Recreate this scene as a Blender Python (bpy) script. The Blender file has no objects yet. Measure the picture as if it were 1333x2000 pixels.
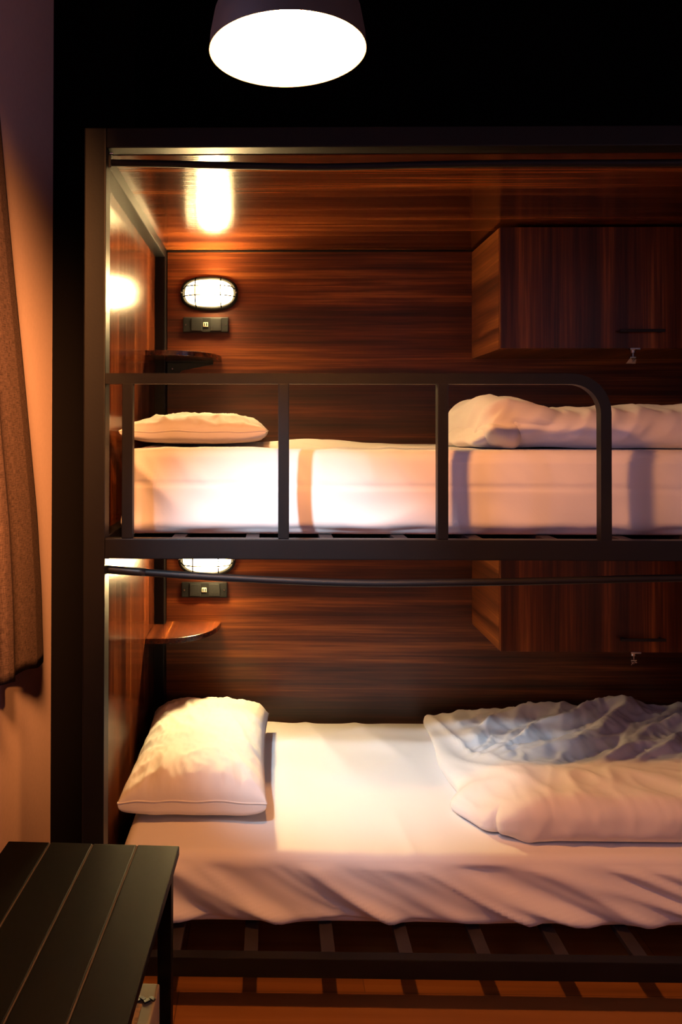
import bpy, bmesh, math, random
import numpy as np
from mathutils import Matrix, Vector

# ------------------------------------------------------------------ scene, camera
sc = bpy.context.scene
COL = sc.collection
PI = math.pi
H = 1.34                       # camera height above the floor; all z below are relative to the camera
W_PX, H_PX, F = 1333.0, 2000.0, 1500.0
YAW, PITCH, ROLL = math.radians(0.9), math.radians(0.5), math.radians(0.10)
CX, CY = 535 - F * math.tan(YAW), 840 - F * math.tan(PITCH)
ROT = Matrix.Rotation(YAW, 3, 'Z') @ Matrix.Rotation(PI / 2 + PITCH, 3, 'X') @ Matrix.Rotation(ROLL, 3, 'Z')


def P(px, py, d):
    """photo pixel -> (x, z) on the vertical plane at depth d (z relative to the camera)"""
    v = ROT @ Vector(((px - CX) / F, -(py - CY) / F, -1.0))
    t = d / v.y
    return v.x * t, v.z * t


def PZ(px, py, z):
    """photo pixel -> (x, y) on the horizontal plane z (relative to the camera)"""
    v = ROT @ Vector(((px - CX) / F, -(py - CY) / F, -1.0))
    t = z / v.z
    return v.x * t, v.y * t


cam = bpy.data.cameras.new('camera')
cam.sensor_fit = 'VERTICAL'
cam.sensor_height = 36.0
cam.sensor_width = 24.0
cam.lens = F * 36.0 / H_PX
cam.shift_x = (W_PX / 2 - CX) / H_PX
cam.shift_y = (CY - H_PX / 2) / H_PX
cam.clip_start = 0.02
co = bpy.data.objects.new('camera', cam)
co.matrix_world = Matrix.Translation((0, 0, H)) @ ROT.to_4x4()
COL.objects.link(co)
sc.camera = co

# ------------------------------------------------------------------ exposure, world, lights
sc.view_settings.view_transform = 'Standard'
sc.view_settings.look = 'None'
sc.view_settings.gamma = 1.0
sc.view_settings.use_curve_mapping = False
sc.view_settings.exposure = 0.0
sc.cycles.use_denoising = True
sc.cycles.sample_clamp_indirect = 6.0
sc.cycles.max_bounces = 8

wd = bpy.data.worlds.new('world')
sc.world = wd
wd.use_nodes = True
wd.node_tree.nodes['Background'].inputs[0].default_value = (0.30, 0.42, 0.80, 1)
wd.node_tree.nodes['Background'].inputs[1].default_value = 0.25

BULB_POWER = 1500.0             # emission of the visible pendant bulb
BULKHEAD_POWER = 275.0          # emission of the two oval bunk lamps


def aim(o, tgt):
    d = Vector(tgt) - o.location
    o.rotation_euler = d.to_track_quat('-Z', 'Y').to_euler()


def spot(name, loc, tgt, col, power, size, blend, rad):
    l = bpy.data.lights.new(name, 'SPOT')
    l.color = col
    l.energy = power
    l.spot_size = math.radians(size)
    l.spot_blend = blend
    l.shadow_soft_size = rad
    o = bpy.data.objects.new(name, l)
    o.location = (loc[0], loc[1], loc[2] + H)
    COL.objects.link(o)
    aim(o, (tgt[0], tgt[1], tgt[2] + H))
    return o


def area(name, loc, tgt, col, power, sx, sy):
    l = bpy.data.lights.new(name, 'AREA')
    l.shape = 'RECTANGLE'
    l.size, l.size_y = sx, sy
    l.color = col
    l.energy = power
    o = bpy.data.objects.new(name, l)
    o.location = (loc[0], loc[1], loc[2] + H)
    COL.objects.link(o)
    aim(o, (tgt[0], tgt[1], tgt[2] + H))
    return o


# daylight outside the window in the left wall
area('daylight', (-1.60, 0.20, 0.45), (1.3, 0.7, -0.1), (0.62, 0.56, 1.0), 30, 1.6, 1.3)
area('fill_right', (3.1, -0.55, 0.45), (-0.7, 0.6, 0.3), (0.80, 0.64, 0.95), 24, 1.3, 1.2)  # added lavender fill for the left wall, from outside an added window
# ceiling spotlight behind the photographer: pale beam across the middle of both beds
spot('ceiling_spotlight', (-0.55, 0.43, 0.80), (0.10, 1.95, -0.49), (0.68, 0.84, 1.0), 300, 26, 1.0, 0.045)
# second warm lamp further back washing the left wall and the curtain
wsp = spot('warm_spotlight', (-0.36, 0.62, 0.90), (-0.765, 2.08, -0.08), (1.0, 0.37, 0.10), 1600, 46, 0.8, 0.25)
wsp.scale = (0.34, 1, 1)     # beam squeezed sideways to keep it off the post


# ------------------------------------------------------------------ materials
def new_mat(name):
    m = bpy.data.materials.new(name)
    m.use_nodes = True
    nt = m.node_tree
    return m, nt, nt.nodes, nt.links, nt.nodes['Principled BSDF']


def plain(name, col, rough=0.5, metal=0.0, spec=0.5, bump=0.0, bscale=60.0, var=0.0):
    m, nt, N, L, b = new_mat(name)
    b.inputs['Base Color'].default_value = (*col, 1)
    b.inputs['Roughness'].default_value = rough
    b.inputs['Metallic'].default_value = metal
    b.inputs['Specular IOR Level'].default_value = spec
    tc = N.new('ShaderNodeTexCoord')
    n = N.new('ShaderNodeTexNoise')
    n.inputs['Scale'].default_value = bscale
    n.inputs['Detail'].default_value = 5
    L.new(tc.outputs['Object'], n.inputs['Vector'])
    if var > 0:
        r = N.new('ShaderNodeValToRGB')
        r.color_ramp.elements[0].position = 0.3
        r.color_ramp.elements[1].position = 0.7
        r.color_ramp.elements[0].color = (*[c * (1 - var) for c in col], 1)
        r.color_ramp.elements[1].color = (*[min(1, c * (1 + var)) for c in col], 1)
        L.new(n.outputs['Fac'], r.inputs['Fac'])
        L.new(r.outputs['Color'], b.inputs['Base Color'])
    if bump > 0:
        bp = N.new('ShaderNodeBump')
        bp.inputs['Strength'].default_value = bump
        bp.inputs['Distance'].default_value = 0.002
        L.new(n.outputs['Fac'], bp.inputs['Height'])
        L.new(bp.outputs['Normal'], b.inputs['Normal'])
    return m


def wood(name, axis, cols, rough=0.2, seed=0.0, band=6.0, fine=75.0, stops=(0.25, 0.45, 0.6, 0.78), bmp=0.3):
    """laminate with long grain along axis 'X', 'Y' or 'Z'"""
    m, nt, N, L, b = new_mat(name)
    tc = N.new('ShaderNodeTexCoord')

    def mapped(along, across, off):
        mp = N.new('ShaderNodeMapping')
        s = [across] * 3
        s['XYZ'.index(axis)] = along
        mp.inputs['Scale'].default_value = s
        mp.inputs['Location'].default_value = (off, off * 1.7, off * 0.6)
        L.new(tc.outputs['Object'], mp.inputs['Vector'])
        return mp

    def noise(mp, detail, dist=0.0, rough_=0.55):
        n = N.new('ShaderNodeTexNoise')
        n.inputs['Scale'].default_value = 1.0
        n.inputs['Detail'].default_value = detail
        n.inputs['Roughness'].default_value = rough_
        n.inputs['Distortion'].default_value = dist
        L.new(mp.outputs['Vector'], n.inputs['Vector'])
        return n
    a = noise(mapped(0.35, band, seed), 3, 0.15)
    c = noise(mapped(0.9, band * 3.5, seed + 3.1), 4, 0.3)
    f = noise(mapped(2.2, fine * 1.6, seed + 7.7), 5, 0.0, 0.65)
    m1 = N.new('ShaderNodeMix')
    m1.data_type = 'FLOAT'
    m1.inputs[0].default_value = 0.50
    L.new(a.outputs['Fac'], m1.inputs[2])
    L.new(c.outputs['Fac'], m1.inputs[3])
    m2 = N.new('ShaderNodeMix')
    m2.data_type = 'FLOAT'
    m2.inputs[0].default_value = 0.28
    L.new(m1.outputs[0], m2.inputs[2])
    L.new(f.outputs['Fac'], m2.inputs[3])
    r = N.new('ShaderNodeValToRGB')
    e = r.color_ramp.elements
    while len(e) < 4:
        e.new(0.5)
    for k in range(4):
        e[k].position = (stops[k] - 0.5) * 0.48 + 0.5
        e[k].color = (*cols[k], 1)
    L.new(m2.outputs[0], r.inputs['Fac'])
    L.new(r.outputs['Color'], b.inputs['Base Color'])
    b.inputs['Roughness'].default_value = rough
    b.inputs['Specular IOR Level'].default_value = 0.5
    bp = N.new('ShaderNodeBump')
    bp.inputs['Strength'].default_value = bmp
    bp.inputs['Distance'].default_value = 0.001
    L.new(f.outputs['Fac'], bp.inputs['Height'])
    L.new(bp.outputs['Normal'], b.inputs['Normal'])
    return m


def cloth(name, col, rough=0.85):
    m, nt, N, L, b = new_mat(name)
    b.inputs['Base Color'].default_value = (*col, 1)
    b.inputs['Roughness'].default_value = rough
    b.inputs['Specular IOR Level'].default_value = 0.2
    b.inputs['Sheen Weight'].default_value = 0.12
    tc = N.new('ShaderNodeTexCoord')
    n = N.new('ShaderNodeTexNoise')
    n.inputs['Scale'].default_value = 14
    n.inputs['Detail'].default_value = 4
    n.inputs['Distortion'].default_value = 0.8
    L.new(tc.outputs['Object'], n.inputs['Vector'])
    bp = N.new('ShaderNodeBump')
    bp.inputs['Strength'].default_value = 0.10
    bp.inputs['Distance'].default_value = 0.01
    L.new(n.outputs['Fac'], bp.inputs['Height'])
    L.new(bp.outputs['Normal'], b.inputs['Normal'])
    return m


def emitter(name, col, strength):
    m, nt, N, L, b = new_mat(name)
    b.inputs['Base Color'].default_value = (0.9, 0.9, 0.9, 1)
    b.inputs['Emission Color'].default_value = (*col, 1)
    b.inputs['Emission Strength'].default_value = strength
    return m


WALNUT = [(0.015, 0.0040, 0.0024), (0.054, 0.0118, 0.0042), (0.125, 0.0285, 0.0072), (0.34, 0.105, 0.023)]
M = {}
M['wood_x'] = wood('walnut_laminate_horizontal', 'X', WALNUT, 0.38, 0.0, 6.5)
M['wood_x2'] = wood('walnut_laminate_ceiling', 'X', WALNUT, 0.15, 5.0, 7.0, bmp=0.6)
M['wood_z'] = wood('walnut_laminate_vertical', 'Z', WALNUT, 0.17, 2.0, 9.0)
M['wood_door'] = wood('walnut_laminate_door', 'Z', WALNUT, 0.28, 9.0, 8.0)
M['wood_y'] = wood('walnut_laminate_shelf', 'Y', WALNUT, 0.25, 4.0, 12.0)
FLOORC = [(0.16, 0.045, 0.012), (0.24, 0.075, 0.02), (0.30, 0.10, 0.028), (0.38, 0.14, 0.04)]
M['metal'] = plain('black_powder_coat', (0.0042, 0.0037, 0.0044), 0.45, 0.0, 0.22, 0.08, 180)
M['metal_dark'] = plain('black_bracket', (0.008, 0.008, 0.009), 0.45)
M['rod'] = plain('black_rod_paint', (0.005, 0.0045, 0.006), 0.55, 0, 0.25)
M['wire'] = plain('black_wire', (0.0005, 0.0005, 0.0005), 1.0, 0, 0.0)
M['slat'] = plain('slat_steel', (0.024, 0.018, 0.02), 0.5)
M['chrome'] = plain('chrome', (0.55, 0.52, 0.48), 0.25, 1.0)
M['plastic'] = plain('black_plastic', (0.007, 0.0075, 0.008), 0.5, 0, 0.2)
M['plastic2'] = plain('charcoal_plastic', (0.011, 0.0115, 0.012), 0.5, 0, 0.2)
M['void'] = plain('socket_hole', (0.001, 0.001, 0.001), 0.8)
M['usb'] = plain('usb_insert', (0.60, 0.52, 0.36), 0.4)
M['tag'] = plain('key_tag_card', (0.42, 0.30, 0.18), 0.6)
M['sheet'] = cloth('white_sheet', (0.80, 0.78, 0.78))
M['pillow'] = cloth('white_pillowcase', (0.80, 0.77, 0.75))
M['duvet'] = cloth('white_duvet_cover', (0.80, 0.77, 0.76))
M['wall'] = plain('blush_paint', (0.64, 0.47, 0.44), 0.75, 0, 0.25, 0.15, 90, 0.03)
M['wall_black'] = plain('black_paint', (0.0020, 0.0016, 0.0022), 0.7, 0, 0.03, 0.1, 90)
M['ceiling'] = plain('ceiling_paint', (0.40, 0.34, 0.33), 0.8, 0, 0.2)
M['bench'] = plain('black_lacquered_board', (0.0028, 0.0025, 0.0024), 0.42, 0, 0.035, 0.1, 25)
M['bench_edge'] = plain('worn_board_edge', (0.05, 0.036, 0.027), 0.7, 0, 0.1)
M['shade_out'] = plain('dark_enamel', (0.045, 0.034, 0.03), 0.5)
M['shade_in'] = plain('white_enamel', (0.9, 0.86, 0.78), 0.5)
M['cord'] = plain('black_cord', (0.01, 0.01, 0.01), 0.6)
M['bulb'] = emitter('glowing_bulb', (1.0, 0.36, 0.085), BULB_POWER)
def lamp_glass_mat():
    """frosted lamp glass, brightest in front of the bulb inside it"""
    m, nt, N, L, b = new_mat('glowing_lamp_glass')
    b.inputs['Emission Color'].default_value = (1.0, 0.68, 0.28, 1)
    tc = N.new('ShaderNodeTexCoord')
    mp = N.new('ShaderNodeMapping')
    mp.inputs['Location'].default_value = (-0.018, 0.052, 0)
    L.new(tc.outputs['Object'], mp.inputs['Vector'])
    ln = N.new('ShaderNodeVectorMath')
    ln.operation = 'LENGTH'
    L.new(mp.outputs['Vector'], ln.inputs[0])
    mr = N.new('ShaderNodeMapRange')
    mr.interpolation_type = 'SMOOTHSTEP'
    mr.inputs['From Min'].default_value = 0.008
    mr.inputs['From Max'].default_value = 0.075
    mr.inputs['To Min'].default_value = 1.0
    mr.inputs['To Max'].default_value = 0.0
    L.new(ln.outputs['Value'], mr.inputs['Value'])
    pw = N.new('ShaderNodeMath')
    pw.operation = 'POWER'
    pw.inputs[1].default_value = 2.2
    L.new(mr.outputs['Result'], pw.inputs[0])
    ma = N.new('ShaderNodeMath')
    ma.operation = 'MULTIPLY_ADD'
    ma.inputs[1].default_value = BULKHEAD_POWER * 5.5
    ma.inputs[2].default_value = BULKHEAD_POWER * 0.09
    L.new(pw.outputs[0], ma.inputs[0])
    L.new(ma.outputs[0], b.inputs['Emission Strength'])
    return m


M['lampglass'] = lamp_glass_mat()
M['box_beige'] = plain('beige_card', (0.30, 0.24, 0.15), 0.7, 0, 0.3, 0.1, 60)
M['frame_white'] = plain('window_frame_paint', (0.5, 0.48, 0.46), 0.5)

# floor: plank laminate along X
m, nt, N, L, b = new_mat('orange_plank_laminate')
tc = N.new('ShaderNodeTexCoord')
br = N.new('ShaderNodeTexBrick')
br.offset = 0.37
br.inputs['Color1'].default_value = (0.40, 0.40, 0.40, 1)
br.inputs['Color2'].default_value = (0.62, 0.62, 0.62, 1)
br.inputs['Mortar'].default_value = (0.22, 0.22, 0.22, 1)
br.inputs['Scale'].default_value = 1.0
br.inputs['Mortar Size'].default_value = 0.0012
br.inputs['Brick Width'].default_value = 1.2
br.inputs['Row Height'].default_value = 0.125
mpb = N.new('ShaderNodeMapping')
mpb.inputs['Location'].default_value = (0.98, 0.03, 0)
L.new(tc.outputs['Object'], mpb.inputs['Vector'])
L.new(mpb.outputs['Vector'], br.inputs['Vector'])
mp = N.new('ShaderNodeMapping')
mp.inputs['Scale'].default_value = (1.2, 34, 1)
L.new(tc.outputs['Object'], mp.inputs['Vector'])
no = N.new('ShaderNodeTexNoise')
no.inputs['Scale'].default_value = 1.0
no.inputs['Detail'].default_value = 6
no.inputs['Distortion'].default_value = 0.6
L.new(mp.outputs['Vector'], no.inputs['Vector'])
mx = N.new('ShaderNodeMix')
mx.data_type = 'RGBA'
mx.blend_type = 'OVERLAY'
mx.inputs[0].default_value = 0.75
L.new(br.outputs['Color'], mx.inputs[6])
L.new(no.outputs['Fac'], mx.inputs[7])
rp = N.new('ShaderNodeValToRGB')
e = rp.color_ramp.elements
e.new(0.5)
e[0].position, e[0].color = 0.2, (0.11, 0.037, 0.008, 1)
e[1].position, e[1].color = 0.5, (0.25, 0.098, 0.022, 1)
e[2].position, e[2].color = 0.8, (0.34, 0.145, 0.038, 1)
L.new(mx.outputs[2], rp.inputs['Fac'])
L.new(rp.outputs['Color'], b.inputs['Base Color'])
b.inputs['Roughness'].default_value = 0.42
M['floor'] = m

# curtain: linen weave
m, nt, N, L, b = new_mat('brown_linen')
tc = N.new('ShaderNodeTexCoord')
outs = []
for scl in ((1, 60, 420), (1, 420, 60)):
    mp = N.new('ShaderNodeMapping')
    mp.inputs['Scale'].default_value = scl
    L.new(tc.outputs['Object'], mp.inputs['Vector'])
    no = N.new('ShaderNodeTexNoise')
    no.inputs['Scale'].default_value = 1.0
    no.inputs['Detail'].default_value = 3
    L.new(mp.outputs['Vector'], no.inputs['Vector'])
    outs.append(no)
mx = N.new('ShaderNodeMix')
mx.data_type = 'FLOAT'
mx.inputs[0].default_value = 0.5
L.new(outs[0].outputs['Fac'], mx.inputs[2])
L.new(outs[1].outputs['Fac'], mx.inputs[3])
rp = N.new('ShaderNodeValToRGB')
rp.color_ramp.elements[0].position = 0.36
rp.color_ramp.elements[0].color = (0.024, 0.015, 0.014, 1)
rp.color_ramp.elements[1].position = 0.66
rp.color_ramp.elements[1].color = (0.090, 0.056, 0.050, 1)
L.new(mx.outputs[0], rp.inputs['Fac'])
L.new(rp.outputs['Color'], b.inputs['Base Color'])
b.inputs['Roughness'].default_value = 0.9
b.inputs['Specular IOR Level'].default_value = 0.1
M['curtain'] = m

# orange honeycomb weave
m, nt, N, L, b = new_mat('orange_honeycomb_weave')
tc = N.new('ShaderNodeTexCoord')
vo = N.new('ShaderNodeTexVoronoi')
vo.feature = 'DISTANCE_TO_EDGE'
vo.inputs['Scale'].default_value = 95
vo.inputs['Randomness'].default_value = 0.35
L.new(tc.outputs['Object'], vo.inputs['Vector'])
rp = N.new('ShaderNodeValToRGB')
rp.color_ramp.elements[0].position = 0.05
rp.color_ramp.elements[0].color = (0.45, 0.14, 0.02, 1)
rp.color_ramp.elements[1].position = 0.25
rp.color_ramp.elements[1].color = (0.07, 0.04, 0.012, 1)
L.new(vo.outputs['Distance'], rp.inputs['Fac'])
L.new(rp.outputs['Color'], b.inputs['Base Color'])
b.inputs['Roughness'].default_value = 0.8
M['weave'] = m

# window pane: thin clear glass
m, nt, N, L, b = new_mat('window_glass')
N.remove(b)
tr = N.new('ShaderNodeBsdfTransparent')
gl = N.new('ShaderNodeBsdfGlossy')
gl.inputs['Roughness'].default_value = 0.02
ms = N.new('ShaderNodeMixShader')
ms.inputs[0].default_value = 0.06
L.new(tr.outputs[0], ms.inputs[1])
L.new(gl.outputs[0], ms.inputs[2])
L.new(ms.outputs[0], N['Material Output'].inputs[0])
M['glass'] = m


# ------------------------------------------------------------------ builders (z given relative to the camera)
class MB:
    def __init__(self):
        self.bm = bmesh.new()

    def box(self, x0, x1, y0, y1, z0, z1, bev=0.0):
        r = bmesh.ops.create_cube(self.bm, size=1.0)
        vs = r['verts']
        for v in vs:
            v.co = Vector((x0 + (v.co.x + .5) * (x1 - x0), y0 + (v.co.y + .5) * (y1 - y0), z0 + (v.co.z + .5) * (z1 - z0)))
        if bev > 0:
            es = list({e for v in vs for e in v.link_edges})
            bmesh.ops.bevel(self.bm, geom=es, offset=bev, segments=2, profile=0.6, affect='EDGES', clamp_overlap=True)
        return self

    def rbox(self, c, size, rot, bev=0.0):
        r = bmesh.ops.create_cube(self.bm, size=1.0)
        vs = r['verts']
        mat = Matrix.Translation(c) @ rot.to_4x4()
        for v in vs:
            v.co = mat @ Vector((v.co.x * size[0], v.co.y * size[1], v.co.z * size[2]))
        if bev > 0:
            es = list({e for v in vs for e in v.link_edges})
            bmesh.ops.bevel(self.bm, geom=es, offset=bev, segments=2, profile=0.6, affect='EDGES', clamp_overlap=True)
        return self

    def tube(self, pts, r, n=12, cap=True, rect=None):
        """round tube (radius r) or rectangular tube (rect=(half_w, half_d)) through pts lying in an XZ-ish path"""
        pts = [Vector(p) for p in pts]
        rings = []
        for i, p in enumerate(pts):
            a = pts[max(0, i - 1)]
            c = pts[min(len(pts) - 1, i + 1)]
            t = (c - a).normalized()
            up = Vector((0, 1, 0)) if abs(t.y) < 0.9 else Vector((0, 0, 1))
            s = t.cross(up).normalized()
            u = s.cross(t).normalized()
            ring = []
            if rect:
                k = 1.0
                if 0 < i < len(pts) - 1:
                    k = 1.0 / max(0.7, math.cos((p - a).normalized().angle((c - p).normalized()) / 2))
                for sx, sy in ((-1, -1), (1, -1), (1, 1), (-1, 1)):
                    ring.append(self.bm.verts.new(p + s * sx * rect[0] * k + u * sy * rect[1]))
            else:
                for j in range(n):
                    q = 2 * PI * j / n
                    ring.append(self.bm.verts.new(p + s * math.cos(q) * r + u * math.sin(q) * r))
            rings.append(ring)
        m_ = len(rings[0])
        for i in range(len(rings) - 1):
            for j in range(m_):
                self.bm.faces.new((rings[i][j], rings[i][(j + 1) % m_], rings[i + 1][(j + 1) % m_], rings[i + 1][j]))
        if cap:
            self.bm.faces.new(rings[0])
            self.bm.faces.new(rings[-1][::-1])
        return self

    def lathe(self, prof, c, n=48, close=False):
        """profile [(r, z)] revolved about the vertical through c"""
        rings = []
        for (r, z) in prof:
            if r < 1e-6:
                rings.append([self.bm.verts.new((c[0], c[1], c[2] + z))])
            else:
                rings.append([self.bm.verts.new((c[0] + r * math.cos(2 * PI * j / n), c[1] + r * math.sin(2 * PI * j / n), c[2] + z)) for j in range(n)])
        for i in range(len(rings) - 1):
            A, B = rings[i], rings[i + 1]
            for j in range(n):
                k = (j + 1) % n
                if len(A) == 1 and len(B) == 1:
                    continue
                if len(A) == 1:
                    self.bm.faces.new((A[0], B[j], B[k]))
                elif len(B) == 1:
                    self.bm.faces.new((A[j], A[k], B[0]))
                else:
                    self.bm.faces.new((A[j], A[k], B[k], B[j]))
        return self

    def prism(self, poly, axis, a0, a1):
        """2-D polygon extruded along axis; poly given in the other two axes in xyz order"""
        def mk(p, a):
            q = list(p)
            q.insert('XYZ'.index(axis), a)
            return self.bm.verts.new(q)
        A = [mk(p, a0) for p in poly]
        B = [mk(p, a1) for p in poly]
        n = len(poly)
        for i in range(n):
            self.bm.faces.new((A[i], A[(i + 1) % n], B[(i + 1) % n], B[i]))
        self.bm.faces.new(A[::-1])
        self.bm.faces.new(B)
        return self

    def grid(self, V, F_):
        vs = [self.bm.verts.new(v) for v in V]
        for f in F_:
            try:
                self.bm.faces.new([vs[i] for i in f])
            except ValueError:
                pass
        return self

    def build(self, name, mat, parent=None, smooth=False, bevel=0.0, loc=None):
        bm = self.bm
        bmesh.ops.recalc_face_normals(bm, faces=bm.faces)
        if parent is not None:
            off = Vector(parent.get('_org'))
        elif loc is not None:
            off = Vector((loc[0], loc[1], loc[2] + H))
        else:
            off = Vector((0, 0, 0))
        for v in bm.verts:
            v.co = Vector((v.co.x, v.co.y, v.co.z + H)) - off
        me = bpy.data.meshes.new(name)
        bm.to_mesh(me)
        bm.free()
        me.materials.append(mat)
        if smooth:
            for p in me.polygons:
                p.use_smooth = True
        o = bpy.data.objects.new(name, me)
        COL.objects.link(o)
        if parent is not None:
            o.parent = parent
            o['_org'] = list(off)
        else:
            o.location = off
            o['_org'] = list(off)
        if bevel > 0:
            md = o.modifiers.new('bevel', 'BEVEL')
            md.width = bevel
            md.segments = 2
            md.limit_method = 'ANGLE'
        return o


def smooth_angle(o, deg=40):
    me = o.data
    for p in me.polygons:
        p.use_smooth = True
    bm = bmesh.new()
    bm.from_mesh(me)
    for e_ in bm.edges:
        if len(e_.link_faces) == 2 and e_.calc_face_angle(0) > math.radians(deg):
            e_.smooth = False
    bm.to_mesh(me)
    bm.free()
    return o


def tag(o, label, cat, group=None):
    o['label'] = label
    o['category'] = cat
    if group:
        o['group'] = group
    return o


def thing(name, loc, label, cat, group=None):
    o = bpy.data.objects.new(name, None)
    o.empty_display_size = 0.05
    o.location = (loc[0], loc[1], loc[2] + H)
    o['_org'] = [loc[0], loc[1], loc[2] + H]
    COL.objects.link(o)
    return tag(o, label, cat, group)


def structure(o):
    o['kind'] = 'structure'
    return o


# ------------------------------------------------------------------ noise for cloth
_rng = np.random.RandomState(11)
_PERM = _rng.permutation(512)
_GR = _rng.uniform(0, 2 * PI, 512)


def perlin(x, y, seed=0):
    x = np.asarray(x, float) + seed * 17.31
    y = np.asarray(y, float) + seed * 9.73
    xi, yi = np.floor(x).astype(int), np.floor(y).astype(int)
    xf, yf = x - xi, y - yi

    def g(ix, iy, dx, dy):
        h = _GR[_PERM[(_PERM[ix & 511] + iy) & 511]]
        return np.cos(h) * dx + np.sin(h) * dy
    u = xf * xf * xf * (xf * (xf * 6 - 15) + 10)
    v = yf * yf * yf * (yf * (yf * 6 - 15) + 10)
    a = g(xi, yi, xf, yf) * (1 - u) + g(xi + 1, yi, xf - 1, yf) * u
    b_ = g(xi, yi + 1, xf, yf - 1) * (1 - u) + g(xi + 1, yi + 1, xf - 1, yf - 1) * u
    return (a * (1 - v) + b_ * v) * 1.4


def ridge(x, y, seed=0, sharp=1.0):
    n = perlin(x, y, seed)
    return np.clip(1.1 - np.sqrt(4 * n * n + .012), 0, 1) ** sharp


def sstep(a, b_, x):
    t = np.clip((x - a) / (b_ - a), 0, 1)
    return t * t * (3 - 2 * t)


def roundbox(x0, x1, y0, y1, z0, z1, r, res):
    """dense rounded box: positions, outward normals, faces"""
    nx, ny, nz = [max(4, int(round((b_ - a) / res))) for a, b_ in ((x0, x1), (y0, y1), (z0, z1))]
    idx, pts, faces = {}, [], []

    def vid(i, j, k):
        key = (i, j, k)
        if key not in idx:
            idx[key] = len(pts)
            pts.append(key)
        return idx[key]
    for k, flip in ((0, True), (nz, False)):
        for i in range(nx):
            for j in range(ny):
                f = [vid(i, j, k), vid(i + 1, j, k), vid(i + 1, j + 1, k), vid(i, j + 1, k)]
                faces.append(f[::-1] if flip else f)
    for j, flip in ((0, False), (ny, True)):
        for i in range(nx):
            for k in range(nz):
                f = [vid(i, j, k), vid(i + 1, j, k), vid(i + 1, j, k + 1), vid(i, j, k + 1)]
                faces.append(f[::-1] if flip else f)
    for i, flip in ((0, True), (nx, False)):
        for j in range(ny):
            for k in range(nz):
                f = [vid(i, j, k), vid(i, j + 1, k), vid(i, j + 1, k + 1), vid(i, j, k + 1)]
                faces.append(f[::-1] if flip else f)
    p = np.array(pts, float) / np.array([nx, ny, nz]) * np.array([x1 - x0, y1 - y0, z1 - z0]) + np.array([x0, y0, z0])
    lo, hi = np.array([x0, y0, z0]) + r, np.array([x1, y1, z1]) - r
    q = np.clip(p, lo, hi)
    n = p - q
    ln = np.linalg.norm(n, axis=1, keepdims=True)
    n = n / np.maximum(ln, 1e-9)
    return q + n * np.array(r), n, faces


def build_cloth(name, V, faces, mat, loc):
    off = np.array([loc[0], loc[1], loc[2]])
    me = bpy.data.meshes.new(name)
    me.from_pydata([tuple(v) for v in (V - off)], [], faces)
    me.materials.append(mat)
    for p in me.polygons:
        p.use_smooth = True
    me.update()
    o = bpy.data.objects.new(name, me)
    o.location = (loc[0], loc[1], loc[2] + H)
    o['_org'] = [loc[0], loc[1], loc[2] + H]
    COL.objects.link(o)
    return o


# ------------------------------------------------------------------ the room
FZ = -H
CEIL = 1.75
XL, XR, YB, YF = -0.705, 2.3, 2.93, -1.3
YN = 2.43                      # black partition closing the gap between the bunk bed and the left wall
structure(MB().box(XL - .1, XR + .1, YF - .1, YB + .1, FZ - .1, FZ).build('floor', M['floor']))
structure(MB().box(XL - .1, XR + .1, YF - .1, YB + .1, CEIL, CEIL + .1).build('ceiling', M['ceiling']))
structure(MB().box(XL - .1, XR + .1, YB, YB + .1, FZ, CEIL).box(XL - .1, P(162.5, 900, 1.765)[0] - .004, YN, YB, FZ, CEIL).build('wall_back', M['wall_black']))
RY0, RY1, RW0, RW1 = -1.10, 0.0, -0.25, 0.95
structure(MB().box(XR, XR + .1, YF, RY0, FZ, CEIL).box(XR, XR + .1, RY1, YB, FZ, CEIL)
          .box(XR, XR + .1, RY0, RY1, FZ, RW0).box(XR, XR + .1, RY0, RY1, RW1, CEIL).build('wall_right', M['wall']))
wf = MB()
for a0, a1 in ((RY0, RY0 + .05), (RY1 - .05, RY1), ((RY0 + RY1) / 2 - .025, (RY0 + RY1) / 2 + .025)):
    wf.box(XR + .03, XR + .08, a0, a1, RW0, RW1)
wf.box(XR + .03, XR + .08, RY0, RY1, RW0, RW0 + .05).box(XR + .03, XR + .08, RY0, RY1, RW1 - .05, RW1)
fill_win = structure(wf.build('fill_window', M['frame_white']))  # unseen window, added only to let the right-hand fill light in
MB().box(XR + .054, XR + .058, RY0 + .05, RY1 - .05, RW0 + .05, RW1 - .05).build('pane', M['glass'], fill_win)
structure(MB().box(XL - .1, XR + .1, YF - .1, YF, FZ, CEIL).build('wall_front', M['wall']))
WY0, WY1, WZ0, WZ1 = -0.60, 0.95, -0.25, 0.95
wl = MB()
wl.box(XL - .1, XL, YF, WY0, FZ, CEIL).box(XL - .1, XL, WY1, YB, FZ, CEIL)
wl.box(XL - .1, XL, WY0, WY1, FZ, WZ0).box(XL - .1, XL, WY0, WY1, WZ1, CEIL)
structure(wl.build('wall_left', M['wall']))
wf = MB()
for a0, a1 in ((WY0, WY0 + .05), (WY1 - .05, WY1), ((WY0 + WY1) / 2 - .025, (WY0 + WY1) / 2 + .025)):
    wf.box(XL - .08, XL - .03, a0, a1, WZ0, WZ1)
wf.box(XL - .08, XL - .03, WY0, WY1, WZ0, WZ0 + .05).box(XL - .08, XL - .03, WY0, WY1, WZ1 - .05, WZ1)
win = structure(wf.build('window_1', M['frame_white']))
MB().box(XL - .058, XL - .054, WY0 + .05, WY1 - .05, WZ0 + .05, WZ1 - .05).build('pane', M['glass'], win)

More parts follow.
